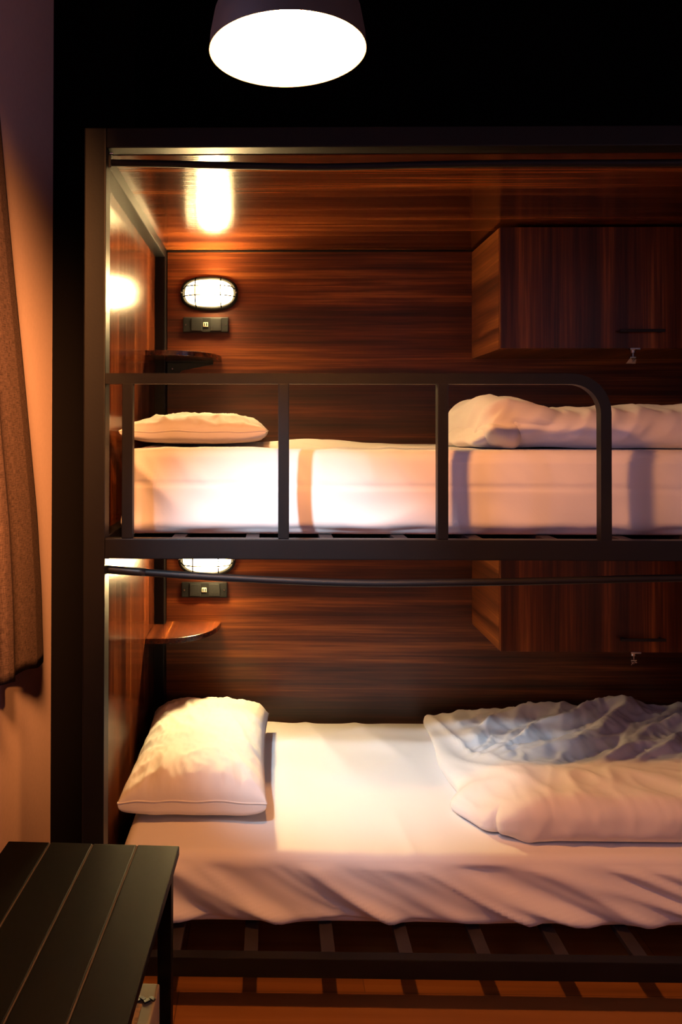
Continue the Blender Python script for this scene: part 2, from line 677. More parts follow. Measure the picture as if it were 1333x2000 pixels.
# ------------------------------------------------------------------ bunk bed
D0, D1 = 1.765, 1.815          # front posts
DB = 2.78                      # inner face of the back panel
BX0, BX1 = P(162.5, 900, D0)[0], 1.53
PX1 = P(205, 900, D0)[0]
ZT = P(208, 249, D0)[1]
ZTb = P(208, 288, D0)[1]
bed = thing('bunk_bed', (BX0, D0, FZ), 'tall black steel bunk bed lined with glossy walnut boards, two berths', 'bed')
bed['_org'] = [BX0, D0, 0.0]
bed.location = (BX0, D0, 0.0)
PW = PX1 - BX0
IN0, IN1 = PX1, BX1 - PW       # inner faces of the left and right posts
UR_T, UR_B = P(600, 1053.5, D0)[1], P(600, 1093.5, D0)[1]
LR_T, LR_B = P(700, 1875, D0)[1], P(700, 1913, D0)[1]
for x0, x1 in ((BX0, PX1), (IN1, BX1)):
    MB().box(x0, x1, D0, D1, FZ, ZT, .003).build('post', M['metal'], bed)
    MB().box(x0, x1, DB - .045, DB + .02, FZ, ZT, .003).build('post', M['metal'], bed)
MB().box(PX1, IN1, D0 + .0005, D1, ZTb, ZT, .003).build('top_beam', M['metal'], bed)
MB().box(PX1, IN1, DB - .008, DB + .018, ZTb - .007, ZT, .002).build('top_beam', M['metal'], bed)
for x0, x1 in ((BX0 + .002, PX1), (IN1, BX1 - .002)):
    MB().box(x0, x1, D1, DB - .045, ZTb - .035, ZT, .003).build('side_beam', M['metal'], bed)
# rails of the two berths
for (zt, zb) in ((UR_T, UR_B), (LR_T, LR_B)):
    MB().box(PX1, IN1, D0 + .001, D0 + .028, zb, zt, .002).build('bed_rail', M['metal'], bed)
    MB().box(PX1, IN1, DB - .035, DB - .005, zb, zt, .002).build('bed_rail', M['metal'], bed)
    for x0, x1 in ((BX0 + .01, PX1 - .004), (IN1 + .004, BX1 - .01)):
        MB().box(x0, x1, D1, DB - .045, zb, zt, .002).build('side_rail', M['metal'], bed)
# slats
SLX = [P(px, 1860, 1.80)[0] for px in (490, 643.5, 796, 950, 1103, 1256)]
STEP = (SLX[-1] - SLX[0]) / 5
xs = [SLX[0] + STEP * k for k in range(-5, 8)]
for lvl, zt in ((0, UR_T - .012), (1, LR_T - .012)):
    for x in xs:
        if PX1 + .03 < x < IN1 - .03:
            MB().box(x - .0165, x + .0165, D0 + .028, DB - .035, zt - .014, zt, .0015).build('slat', M['slat'], bed)
# panels
SX = PX1 - .036
for (z0, z1, z2) in ((UR_B, ZTb - .035, ZTb - .0075), (FZ + .03, UR_B - .003, UR_B - .003)):
    MB().box(SX - .014, SX, D1, DB - .045, z0, z1).build('side_panel', M['wood_z'], bed)
    MB().box(PX1 + .002, IN1 - .002, DB, DB + .016, z0, z2).build('back_panel', M['wood_x'], bed)
    MB().box(IN1 + .036, IN1 + .05, D1, DB - .045, z0, z1).build('side_panel', M['wood_z'], bed)
MB().box(PX1 + .002, IN1 - .002, D0 + .0285, DB - .036, UR_B + .001, UR_B + .009).build('base_panel', M['wood_x2'], bed)
MB().box(PX1, IN1, D1, DB - .008, ZTb - .001, ZTb + .014).build('roof_panel', M['wood_x2'], bed)
# guard rail: flat tube that bends down at the end
gt, gb = P(600, 730, D0)[1], P(600, 748.5, D0)[1]
gz, ghw = (gt + gb) / 2, (gt - gb) / 2
gx3 = P(1186, 900, D0)[0]
rad = P(1186, 900, D0)[0] - P(1118, 900, D0)[0]
yc = D0 + .0145
pts = [(PX1, yc, gz)]
for k in range(11):
    a = PI / 2 * k / 10
    pts.append((gx3 - rad + rad * math.sin(a), yc, gz - rad + rad * math.cos(a)))
pts.append((gx3, yc, UR_T))
smooth_angle(MB().tube(pts, 0, rect=(ghw * 1.12, .0125)).build('guard_rail', M['metal'], bed), 30)
for px in (248, 554.5, 866.5):
    x = P(px, 900, D0)[0]
    MB().box(x - .0125, x + .0125, D0 + .002, D0 + .027, UR_T, gb, .002).build('guard_bar', M['metal'], bed)


# bowed curtain rods
def rod(pp, r, d):
    q = [(P(px, py, d)[0], d, P(px, py, d)[1]) for px, py in pp]
    last = q[-1]
    q.append((IN1, d, last[2] + .006))
    q[0] = (PX1 - .001, d, q[0][2])
    dense = []                                       # Catmull-Rom
    for i in range(len(q) - 1):
        p0, p1, p2, p3 = [Vector(q[min(max(j, 0), len(q) - 1)]) for j in (i - 1, i, i + 1, i + 2)]
        for k in range(8):
            t = k / 8
            dense.append(0.5 * (2 * p1 + (p2 - p0) * t + (2 * p0 - 5 * p1 + 4 * p2 - p3) * t * t + (3 * p1 - p0 - 3 * p2 + p3) * t ** 3))
    dense.append(Vector(q[-1]))
    o = MB().tube(dense, r, 14).build('curtain_rod', M['rod'], bed, smooth=True)
    return o, dense


r1, dn = rod([(206, 318), (330, 320), (480, 324), (640, 326), (820, 322), (1000, 319), (1333, 318)], .0082, 1.80)
s1 = MB().box(PX1, PX1 + .006, 1.79, 1.81, P(206, 330, 1.8)[1], P(206, 300, 1.8)[1], .001).build('rod_bracket', M['metal_dark'], r1)
MB().tube([(PX1 + .004, 1.788, P(210, 303, 1.8)[1]), (PX1 + .012, 1.788, P(216, 303, 1.8)[1])], .003, 8).build('screw', M['chrome'], bed)
r2, dn = rod([(202, 1112), (285, 1118), (450, 1129), (700, 1139), (950, 1137), (1150, 1133), (1333, 1129)], .0088, 1.80)
MB().tube([dn[k] for k in range(0, 9)], .0098, 14).build('rod_sleeve', M['metal_dark'], r2, smooth=True)

# ------------------------------------------------------------------ wall lamps, sockets, shelves, cabinets on the panels
DZ = UR_T - LR_T + .0          # distance between the two berths


def oval(a, b_, n=48, e=2.6):
    out = []
    for k in range(n):
        t = 2 * PI * k / n
        c, s = math.cos(t), math.sin(t)
        out.append((a * math.copysign(abs(c) ** (2 / e), c), b_ * math.copysign(abs(s) ** (2 / e), s)))
    return out


def bulkhead(cx, cz, label):
    o = thing('bulkhead_lamp', (cx, DB, cz), label, 'lamp', 'oval caged bunk lamps')
    # stepped oval base ring
    mb = MB()
    rings = []
    for (s, y) in ((1.0, 0.0), (1.0, -.010), (.95, -.017), (.91, -.018), (.86, -.014)):
        rings.append([mb.bm.verts.new((cx + p[0] * s, DB + y, cz + p[1] * (1 - (1 - s) * 1.7))) for p in oval(.104, .062)])
    for i in range(len(rings) - 1):
        n = len(rings[i])
        for j in range(n):
            mb.bm.faces.new((rings[i][j], rings[i][(j + 1) % n], rings[i + 1][(j + 1) % n], rings[i + 1][j]))
    mb.bm.faces.new(rings[0])
    smooth_angle(mb.build('lamp_base', M['plastic'], o), 35)
    # glass dome
    mb = MB()
    rings = []
    for k in range(7):
        t = k / 6 * PI / 2
        s = math.cos(t) * .93 + .02
        rings.append([mb.bm.verts.new((cx + p[0] * (1 - (1 - s) * .8), DB - .010 - .058 * math.sin(t), cz + p[1] * s)) for p in oval(.091, .0505)])
    for i in range(len(rings) - 1):
        n = len(rings[i])
        for j in range(n):
            mb.bm.faces.new((rings[i][j], rings[i][(j + 1) % n], rings[i + 1][(j + 1) % n], rings[i + 1][j]))
    mb.bm.faces.new(rings[-1])
    mb.build('lamp_glass', M['lampglass'], o, smooth=True)
    # wire cage
    mb = MB()
    for dz in (-.017, .017):
        mb.tube([(cx - .092, DB - .022, cz + dz * .8), (cx - .08, DB - .058, cz + dz), (cx - .05, DB - .076, cz + dz), (cx + .05, DB - .076, cz + dz),
                 (cx + .08, DB - .058, cz + dz), (cx + .092, DB - .022, cz + dz * .8)], .0021, 6)
    for dx in (-.045, .045):
        mb.tube([(cx + dx, DB - .022, cz - .054), (cx + dx, DB - .058, cz - .046), (cx + dx, DB - .076, cz - .018), (cx + dx, DB - .076, cz + .018),
                 (cx + dx, DB - .058, cz + .046), (cx + dx, DB - .022, cz + .054)], .0021, 6)
    mb.build('wire_cage', M['wire'], o)
    for s in (-1, 1):
        MB().tube([(cx + s * .099, DB - .012, cz), (cx + s * .099, DB - .033, cz)], .0032, 10).build('screw', M['chrome'], o)
    return o


def socket(cx, cz, label):
    o = thing('power_socket', (cx, DB, cz), label, 'socket', 'black socket panels')
    w, h, y = .0825, .0275, DB
    MB().box(cx - w, cx + w, y - .010, y, cz - h, cz + h, .003).build('socket_plate', M['plastic'], o)
    for k, dx in enumerate((-.0325, .0365)):
        pl = MB().box(cx + dx - .020, cx + dx + .020, y - .0135, y - .0095, cz - .0225, cz + .0225, .0015).build('outlet', M['plastic2'], o)
        hb = MB()
        hb.box(cx + dx - .0025, cx + dx + .0025, y - .0139, y - .0125, cz + .004, cz + .013)
        for s in (-1, 1):
            hb.box(cx + dx + s * .010 - .005, cx + dx + s * .010 + .005, y - .0139, y - .0125, cz - .0115, cz - .0065)
            hb.box(cx + dx + s * .011 - .0012, cx + dx + s * .011 + .0012, y - .0139, y - .0125, cz + .002, cz + .010)
        hb.build('pin_hole', M['void'], pl)
    us = MB().box(cx - .0085, cx + .0085, y - .0130, y - .0095, cz - .0075, cz + .0085, .001).build('usb_port', M['usb'], o)
    ub = MB()
    for s in (-1, 1):
        ub.box(cx + s * .004 - .0022, cx + s * .004 + .0022, y - .0134, y - .0125, cz - .0055, cz + .0060)
    ub.build('usb_slot', M['plastic2'], us)
    for s in (-1, 1):
        MB().tube([(cx + s * .072, y - .009, cz), (cx + s * .072, y - .0118, cz)], .0028, 10).build('screw', M['chrome'], o)
    return o


def corner_shelf(z, label):
    """quarter-oval board in the corner, z = top face"""
    x0, y0 = SX + .001, DB - .001
    o = thing('corner_shelf', (x0, y0, z - .018), label, 'shelf', 'walnut corner shelves')
    a, b_ = P(432, 1218, DB)[0] - x0, DB - 2.545
    poly = [(PX1 + .001, y0), (PX1 + .001, DB - .046), (x0, DB - .046), (x0, y0 - b_)]
    for k in range(0, 17):
        t = PI / 2 * (1 - k / 16)
        poly.append((x0 + .02 + (a - .02) * math.cos(t) ** .82, y0 - b_ * math.sin(t) ** .95))
    MB().prism(poly, 'Z', z - .018, z).build('shelf_board', M['wood_y'], o, bevel=.0015)
    # dark steel bracket under the board, along the back panel
    br = MB()
    zb = z - .0185
    br.prism([(PX1 + .004, zb), (x0 + a - .03, zb), (x0 + a - .03, zb - .010), (PX1 + .055, zb - .032), (PX1 + .035, zb - .055), (PX1 + .004, zb - .055)], 'Y', y0 - .004, y0)
    br.box(PX1 + .004, x0 + a - .03, y0 - .05, y0, zb - .004, zb)
    br.build('bracket', M['metal_dark'], o)
    for (dx, dz) in ((.022, .026), (.022, .045)):
        MB().tube([(PX1 + dx, y0 - .004, zb - dz), (PX1 + dx, y0 - .0065, zb - dz)], .0030, 8).build('screw', M['chrome'], o)
    return o


lx, lz = P(408, 571, DB - .03)
bulkhead(lx, lz, 'oval caged lamp glowing on the back board of the upper berth')
bulkhead(lx - .006, lz - DZ, 'oval caged lamp of the lower berth, half hidden by the black rail')
sx_, sz_ = P(402.5, 635, DB)
socket(sx_, sz_, 'black socket strip below the upper berth lamp')
socket(sx_ - .003, sz_ - DZ, 'black socket strip on the lower berth back board above the brightly lit shelf')
zs = P(340, 1213, DB)[1]
corner_shelf(zs + DZ, 'dark corner shelf on a black bracket above the upper pillow')
corner_shelf(zs, 'brightly lit striped corner shelf above the lower pillow')


def cabinet(z0, z1, label, keylab, full):
    y1, y0 = DB - .001, 2.43
    x0, x1 = P(978, 600, y0)[0], IN1 - .02
    o = thing('wall_cabinet', (x0, y1, z0), label, 'cabinet', 'walnut wall cabinets')
    t = .016
    mb = MB()
    mb.box(x0, x0 + t, y0 + .018, y1, z0, z1)
    mb.box(x1 - t, x1, y0 + .018, y1, z0, z1)
    mb.box(x0 + t, x1 - t, y0 + .018, y1, z0, z0 + t)
    mb.box(x0 + t, x1 - t, y0 + .018, y1, z1 - t, z1)
    mb.box(x0 + t, x1 - t, y1 - .008, y1, z0 + t, z1 - t)
    mb.build('cabinet_body', M['wood_y_lit'], o)
    dr = MB().box(x0, x1, y0, y0 + .017, z0 + .001, z1 - .001, .0012).build('door', M['wood_door'], o)
    hz = P(1250, 647, y0)[1] if full else P(1250, 1247, y0)[1]
    hx0, hx1 = P(1207, 647, y0)[0], P(1294, 647, y0)[0]
    hb = MB()
    hb.box(hx0, hx1, y0 - .022, y0 - .014, hz - .0045, hz + .0045, .0015)
    for hx in (hx0 + .01, hx1 - .01):
        hb.box(hx - .004, hx + .004, y0 - .016, y0, hz - .004, hz + .004)
    hb.build('handle', M['metal_dark'], dr)
    kx = P(1240, 680, y0)[0]
    lk = MB()
    lk.box(kx - .014, kx + .018, y0 - .003, y0 + .010, z0 - .003, z0 + .003, .001)
    lk.tube([(kx, y0 + .012, z0 - .001), (kx, y0 + .012, z0 - .012)], .008, 14)
    lk.build('lock', M['chrome'], o)
    # key hanging from the lock
    k = thing('key', (kx, y0 + .012, z0 - .012), keylab, 'key', 'keys in the cabinet locks')
    kb = MB()
    kb.box(kx - .0016, kx + .0016, y0 + .009, y0 + .015, z0 - .026, z0 - .0125)
    kb.tube([(kx - .009, y0 + .012, z0 - .026), (kx + .009, y0 + .012, z0 - .026)], .0035, 10)
    kb.build('key_blade', M['chrome'], k)
    rg = MB()
    rg.tube([(kx + .005 * math.cos(q), y0 + .012 + .001 * math.sin(q), z0 - .032 + .006 * math.sin(q)) for q in [2 * PI * i / 16 for i in range(17)]], .0008, 6)
    rg.build('key_ring', M['chrome'], k)
    if full:
        kt = MB()
        kt.prism([(kx - .022, z0 - .046), (kx - .010, z0 - .030), (kx - .004, z0 - .030), (kx - .002, z0 - .046)], 'Y', y0 + .009, y0 + .0105)
        kt.prism([(kx - .001, z0 - .046), (kx + .0005, z0 - .032), (kx + .012, z0 - .032), (kx + .009, z0 - .046)], 'Y', y0 + .013, y0 + .0145)
        kt.build('key_tag', M['tag'], k)
    else:
        kt = MB()
        kt.prism([(kx - .009, z0 - .042), (kx - .004, z0 - .032), (kx - .002, z0 - .032), (kx - .007, z0 - .042)], 'Y', y0 + .009, y0 + .0105)
        kt.prism([(kx - .001, z0 - .036), (kx - .001, z0 - .033), (kx + .012, z0 - .033), (kx + .012, z0 - .036)], 'Y', y0 + .013, y0 + .0145)
        kt.build('key_tag', M['chrome'], k)
    return o


M['wood_y_lit'] = wood('walnut_laminate_cabinet_lit', 'Y', [(0.05, 0.014, 0.005), (0.14, 0.036, 0.010), (0.25, 0.072, 0.016), (0.46, 0.16, 0.036)], 0.32, 1.0, 11.0)  # same walnut made lighter: lamp light on the cabinet side is in the colour
cz0 = P(1100, 681, 2.43)[1]
cz1 = min(P(985, 443, 2.43)[1], ZTb - .002)
cabinet(cz0, cz1, 'walnut cabinet under the roof board of the upper berth', 'key with a beige tag hanging under the upper cabinet', True)
lz0 = P(1100, 1274, 2.43)[1]
cabinet(lz0, lz0 + (cz1 - cz0), 'walnut cabinet of the lower berth, its top hidden behind the black rail', 'bare key hanging under the lower cabinet', False)

# ------------------------------------------------------------------ bedding
UST, LST = UR_T - .012, LR_T - .012          # slat tops
UMT = P(700, 879, 1.90)[1]                   # top of the upper mattress at its front edge
LMT = LST + .178
MX0, MX1, MY0, MY1 = PX1 + .008, IN1 - .01, 1.893, DB - .012


def mattress(z0, z1, upper, label):
    MY0 = 1.915 if upper else 1.893
    V, Nn, Fc = roundbox(MX0, MX1, MY0, MY1, z0, z1, .028, .0072)
    x, y, z = V[:, 0], V[:, 1], V[:, 2]
    fr = np.clip(-Nn[:, 1], 0, 1)                      # front face weight
    top = np.clip(Nn[:, 2], 0, 1)
    hgt = (z - z0) / (z1 - z0)
    d = np.zeros_like(x)
    if upper:
        # smooth hanging sheet with a few large folds, strongest at the left corner
        lw = 1 - sstep(MX0 + .02, MX0 + .25, x)
        d += fr * (.004 * perlin(x * 4, z * 6, 1) + .004 * perlin(x * 9 + z * 6, z * 5 - x * 2, 2))
        d += fr * lw * (.014 * ridge(x * 7 + z * 3, z * 4, 3, 1.5) - .006)
        d += fr * .009 * (ridge(x * 3.1 - z * 2.0, z * 5 + x, 5, 1.6) - .3) * sstep(.5, .12, hgt)
        d += fr * .003 * (ridge(x * 14 + z * 9, z * 4, 41, 2.0) - .3) * sstep(.5, .7, hgt)
        d += fr * -.0035 * np.exp(-((z - (z1 - .088 - .008 * x)) / .004) ** 2)
        d += fr * .003 * sstep(.35, .60, hgt)
        d -= fr * .014 * sstep(.16, .0, hgt) * (.5 + .8 * np.abs(perlin(x * 6, 0 * x, 8)))
        d += fr * .007 * np.sin(np.clip(hgt, 0, 1) * PI)
    else:
        # taut sheet: diagonal folds running down to the right
        q = z + .47 * x + .10 * (x - .3) * hgt + .012 * perlin(x * 3, z * 6, 2)
        f1 = ridge(q * 8.8, x * .55 - z * 1.0, 3, 1.3)
        f2 = ridge(q * 21.0, x * .9 + 5, 4, 1.3)
        amp = sstep(1.0, .74, hgt) * (.65 + .35 * sstep(.5, .2, hgt)) * (.35 + .65 * sstep(.0, .22, hgt))
        d += fr * amp * (.035 * f1 + .010 * f2 - .017)
        d += fr * .002 * perlin(x * 8, z * 12, 6)
        d -= fr * .02 * sstep(.16, .0, hgt) * (.4 + .9 * np.abs(perlin(x * 6, 0 * x, 8)))
    # top: gentle creases
    if upper:
        d += top * (.006 * perlin(x * 3, y * 4, 4) + .004 * ridge(x * 6 + y * 2, y * 3, 9, 2))
        d += top * .016 * np.exp(-((x - .12) / .16) ** 2) * np.exp(-((y - 2.6) / .2) ** 2)
    else:
        a = sstep(-.1, .1, x) * sstep(.75, .45, x)
        d += top * (.0035 * perlin(x * 5, y * 5, 4) + .006 * a * (ridge(x * 4.2 + y * 2.6, y * 1.5 - x, 9, 2.2) - .4)
                    + .006 * a * (ridge(x * 3 - y * 5, y * 2, 12, 3) - .3) * sstep(2.2, 2.5, y))
        d += top * .004 * (ridge(x * 9 + y * 1.0, y * 1.4, 15, 2.5) - .3) * sstep(.05, .3, x) * sstep(2.2, 2.0, y)
    d = np.where(top > .2, d * sstep(.47, .36, x) * (top if not upper else 1), d)
    V = V + Nn * d[:, None]
    # outward bottom stays above the slats
    V[:, 2] = np.maximum(V[:, 2], z0)
    V[:, 0] = np.clip(V[:, 0], MX0 - .004, MX1 + .004)
    o = build_cloth('mattress', V, Fc, M['sheet'], (MX0, MY0, z0))
    return tag(o, label, 'mattress', 'sheeted mattresses')


mattress(UST + .001, UMT, True, 'mattress in a white sheet on the upper berth behind the guard rail')
mattress(LST + .001, LMT, False, 'mattress in a white sheet with diagonal folds on the lower berth')


def pillow(cx, cy, z0, hx, hy, T, rotz, label, seed, lift=0.0, bot=.40, pu=3.2, pv=5.0):
    n = 110
    us = np.linspace(-1, 1, n + 1)
    us = np.sign(us) * (1 - (1 - np.abs(us)) ** 1.6)     # denser towards the seams
    U, Vv = np.meshgrid(us, us, indexing='ij')
    prof = (1 - np.abs(U) ** pu) ** .5 * (1 - np.abs(Vv) ** pv) ** .42
    # concave sides, pulled-out corners
    X = U * hx * (1 - .06 * (1 - np.abs(Vv) ** 2.2))
    Y = Vv * hy * (1 - .045 * (1 - np.abs(U) ** 2.2))
    cr = np.abs(U) ** 3 * .6 + np.abs(Vv) ** 3
    ang = np.arctan2(Vv, U)
    rad_ = np.sqrt(U * U + Vv * Vv)
    w = .010 * (ridge(ang * 2.4 + seed, rad_ * .8, seed, 1.8) - .35) * sstep(.55, .95, rad_) * prof
    w += .006 * (ridge(U * 1.2 + Vv * 2.6, U * 2.0 - Vv * .4, seed + 2, 1.8) - .4) * prof
    w += .004 * perlin(U * 3, Vv * 4, seed + 4) * prof
    e1, e2 = prof ** .5, (1 - prof ** 4)
    w += .008 * (ridge(Vv * 4.5 + U * .8 * np.sign(U), U * 1.1 + 3, seed + 9, 1.3) - .35) * sstep(.45, .92, np.abs(U)) * e1
    w += .007 * (ridge(U * 3.8 + Vv * .6, Vv * 1.0 + 7, seed + 11, 1.3) - .35) * sstep(.60, .95, np.abs(Vv)) * e1
    w += .0025 * (ridge(U * 7 + Vv * 5, Vv * 6 - U * 4, seed + 13, 1.5) - .35) * e1
    top = T * (1 - bot) * prof + w
    botm = -T * bot * prof ** .45
    top += lift * (Vv + 1) / 2 * 0
    edge = T * bot + .004
    Zt, Zb = top, botm
    wob = .006 * perlin(U * 2.5, Vv * 2.5, seed + 7) * (1 - prof)
    c, s = math.cos(rotz), math.sin(rotz)
    idx = np.arange((n + 1) ** 2).reshape(n + 1, n + 1)

    def pack(Z):
        Z = Z + lift * prof * (.5 + .5 * Vv) + wob
        return np.stack([cx + c * X - s * Y, cy + s * X + c * Y, z0 + edge + Z], -1).reshape(-1, 3)
    A, B = pack(Zt), pack(Zb)
    A[:, 2] = np.maximum(A[:, 2], z0 + .012)
    B[:, 2] = np.maximum(B[:, 2], z0 + .002)
    faces = []
    for i in range(n):
        for j in range(n):
            faces.append((idx[i, j], idx[i + 1, j], idx[i + 1, j + 1], idx[i, j + 1]))
    off = (n + 1) ** 2
    ring = {idx[i, j] for i in range(n + 1) for j in range(n + 1) if i in (0, n) or j in (0, n)}

    def bi(k):
        return k if k in ring else k + off
    for i in range(n):
        for j in range(n):
            faces.append((bi(idx[i, j]), bi(idx[i, j + 1]), bi(idx[i + 1, j + 1]), bi(idx[i + 1, j])))
    V = np.vstack([A, B])
    used = sorted({k for f in faces for k in f})
    remap = {k: t for t, k in enumerate(used)}
    V = V[used]
    faces = [tuple(int(remap[k]) for k in f) for f in faces]
    o = build_cloth('pillow', V, faces, M['pillow'], (cx, cy, z0))
    rim = [idx[i, 0] for i in range(n)] + [idx[n, j] for j in range(n)] + [idx[n - i, n] for i in range(n)] + [idx[0, n - j] for j in range(n)]
    loop = [tuple(A[k]) for k in rim][::3]
    loop.append(loop[0])
    MB().tube(loop, .0022, 6, cap=False).build('seam_piping', M['pillow'], o, smooth=True)
    return tag(o, label, 'pillow', 'white pillows')


pillow(-.212, 2.335, LMT + .004, .195, .325, .146, math.radians(0), 'plump white pillow lying on the lower berth', 3)
pillow(-.215, 2.36, UMT + .004, .195, .33, .088, math.radians(0), 'flat white pillow lying on the upper berth', 6, .0, .42, 2.4, 4.0)


def lower_duvet():
    x0, x1, y0, y1 = .515, MX1 - .01, 1.93, 2.74
    z0 = LMT + .0015
    V, Nn, Fc = roundbox(x0, x1, y0, y1, z0, z0 + .118, .05, .0075)
    x, y, z = V[:, 0].copy(), V[:, 1].copy(), V[:, 2].copy()
    top = np.clip(Nn[:, 2], 0, 1)
    hh = (z - z0) / .118
    back = sstep(2.12, 2.30, y)
    # rounded front-left corner in plan
    cxr, cyr, R_ = x0 + .15, y0 + .15, .15
    inside = (x < cxr) & (y < cyr)
    dx, dy = cxr - x, cyr - y
    m_ = np.maximum(dx, dy)
    l_ = np.sqrt(dx * dx + dy * dy) + 1e-9
    k = np.where(inside, m_ / l_, 1.0)
    x = np.where(inside, cxr - dx * k, x)
    y = np.where(inside, cyr - dy * k, y)
    # height: low at the left back, high towards the right
    hs = .34 + .50 * sstep(.5, 1.25, x) * sstep(1.95, 2.5, y) + .62 * sstep(2.45, 2.05, y) * sstep(.50, .66, x)
    hs = np.clip(hs, .3, 1.0)
    z = z0 + (z - z0) * hs
    a = math.radians(33)
    q = -math.sin(a) * x + math.cos(a) * y
    s = math.cos(a) * x + math.sin(a) * y
    wq = q + .040 * perlin(x * 3.5, y * 3.5, 2) + .022 * perlin(x * 9, y * 9, 5)
    f1 = ridge(wq * 8.0, s * 1.7, 3, 1.4)
    f2 = ridge(wq * 17.0 + 2.0, s * 3.2, 7, 1.3)
    f3 = ridge(x * 20 + y * 9 + .5 * perlin(x * 12, y * 12, 6), y * 14 - x * 5, 9, 1.4)
    keep = sstep(.56, .72, x)
    d = top * back * keep * (.034 * (f1 - .4) + .015 * (f2 - .4) + .005 * (f3 - .3))
    # front: nearly smooth with fine vertical drags
    fr = (1 - back) * sstep(.05, .4, hh)
    wx = x + .05 * perlin(x * 4, (y - z) * 4, 12)
    d += fr * (.0080 * (ridge(wx * 5.5 + y * 3.0, (y - z) * 3.5, 13, 2.6) - .2) + .0032 * (ridge(wx * 16 + y * 5, (y - z) * 8, 15, 2.0) - .25))
    d += fr * .010 * perlin(x * 3.0, (y - z) * 3.5, 14)
    # left flank: long draped folds
    lf = sstep(.74, .60, x)
    d += lf * .012 * (ridge((x - x0) * 11 + y * 2.2 - z * 4, y * 1.2, 17, 1.5) - .35)
    # tip sticking out at the left
    tip = np.exp(-((y - 2.11) / .045) ** 2) * np.exp(-((x - x0) / .07) ** 2)
    V = np.stack([x, y, z], -1) + Nn * d[:, None]
    V[:, 0] -= tip * .03
    V[:, 0] += .018 * perlin(V[:, 1] * 5, 0 * x, 21) * sstep(.75, .55, x)
    V[:, 2] = np.maximum(V[:, 2], z0 + .001)
    V[:, 1] = np.minimum(V[:, 1], DB - .006)
    o = build_cloth('duvet', V, Fc, M['duvet'], (x0, y0, z0))
    return tag(o, 'rumpled white duvet spread over the lower berth', 'duvet', 'white duvets')


def upper_duvet():
    x0, x1, y0, y1 = .555, MX1 - .02, 1.975, 2.46
    z0 = UMT + .0015
    T = .122
    V, Nn, Fc = roundbox(x0, x1, y0, y1, z0, z0 + T, .058, .0095)
    x, y, z = V[:, 0].copy(), V[:, 1].copy(), V[:, 2].copy()
    hh = (z - z0) / T
    # crown of the roll: higher at its left end
    cyl = 1 - .18 * ((y - (y0 + y1) / 2) / ((y1 - y0) / 2)) ** 2
    hs = cyl * (.93 + .24 * np.exp(-((x - .60) / .12) ** 2) - .05 * np.exp(-((x - .85) / .12) ** 2) + .07 * sstep(.9, 1.3, x))
    z = z0 + (z - z0) * hs
    d = .006 * perlin(x * 5, (y + z) * 5, 3) + .009 * (ridge(x * 7 - z * 6, (y + z) * 1.6, 5, 2.0) - .35) * sstep(.1, .5, hh)
    d += .006 * (ridge(x * 17 - z * 12, (y + z) * 3, 8, 1.6) - .35) * sstep(.1, .6, hh)
    d += .003 * (ridge(x * 30 - z * 25, (y + z) * 6, 18, 1.4) - .35) * sstep(.3, .7, hh)
    # dark fold where the rolled end tucks in
    fx = np.exp(-((z - (z0 + .063 - .10 * (x - .66))) / .007) ** 2) * sstep(.75, .68, x) * sstep(.58, .64, x)
    d -= fx * .022 * np.clip(-Nn[:, 1] + .2, 0, 1)
    lf = sstep(.70, .60, x)
    d += lf * .012 * (ridge(y * 5 + z * 7, z * 9 + x * 2, 11, 1.6) - .3)
    V = np.stack([x, y, z], -1) + Nn * d[:, None]
    V[:, 2] = np.maximum(V[:, 2], z0 + .001)
    n0 = len(V)
    # the flap that spills out of the roll at the left
    V2, N2, F2 = roundbox(.520, .66, 1.985, 2.40, z0 + .001, z0 + .080, .038, .0085)
    x, y, z = V2[:, 0], V2[:, 1], V2[:, 2]
    sl = .42 + .58 * sstep(.520, .605, x)
    V2[:, 2] = z0 + (z - z0) * sl
    d2 = .008 * perlin(x * 9, (y + z) * 8, 23) + .010 * (ridge(x * 9 + z * 9, y * 4 + z * 5, 25, 1.6) - .35)
    V2 = V2 + N2 * d2[:, None]
    V2[:, 2] = np.maximum(V2[:, 2], z0 + .001)
    V3, N3, F3 = roundbox(.545, .635, 1.966, 2.10, z0 + .001, z0 + .062, .029, .0075)
    x, y, z = V3[:, 0], V3[:, 1], V3[:, 2]
    d3 = .007 * perlin(x * 12, z * 12, 31) + .006 * (ridge(x * 12 + z * 8, z * 8 - x * 4, 33, 1.6) - .35)
    V3 = V3 + N3 * d3[:, None]
    V3[:, 2] = np.maximum(V3[:, 2], z0 + .001)
    Vall = np.vstack([V, V2, V3])
    Fall = Fc + [[k + n0 for k in f] for f in F2] + [[k + n0 + len(V2) for k in f] for f in F3]
    o = build_cloth('duvet', Vall, Fall, M['duvet'], (x0, y0, z0))
    return tag(o, 'rolled-up white duvet lying on the upper berth', 'duvet', 'white duvets')


upper_duvet()
lower_duvet()

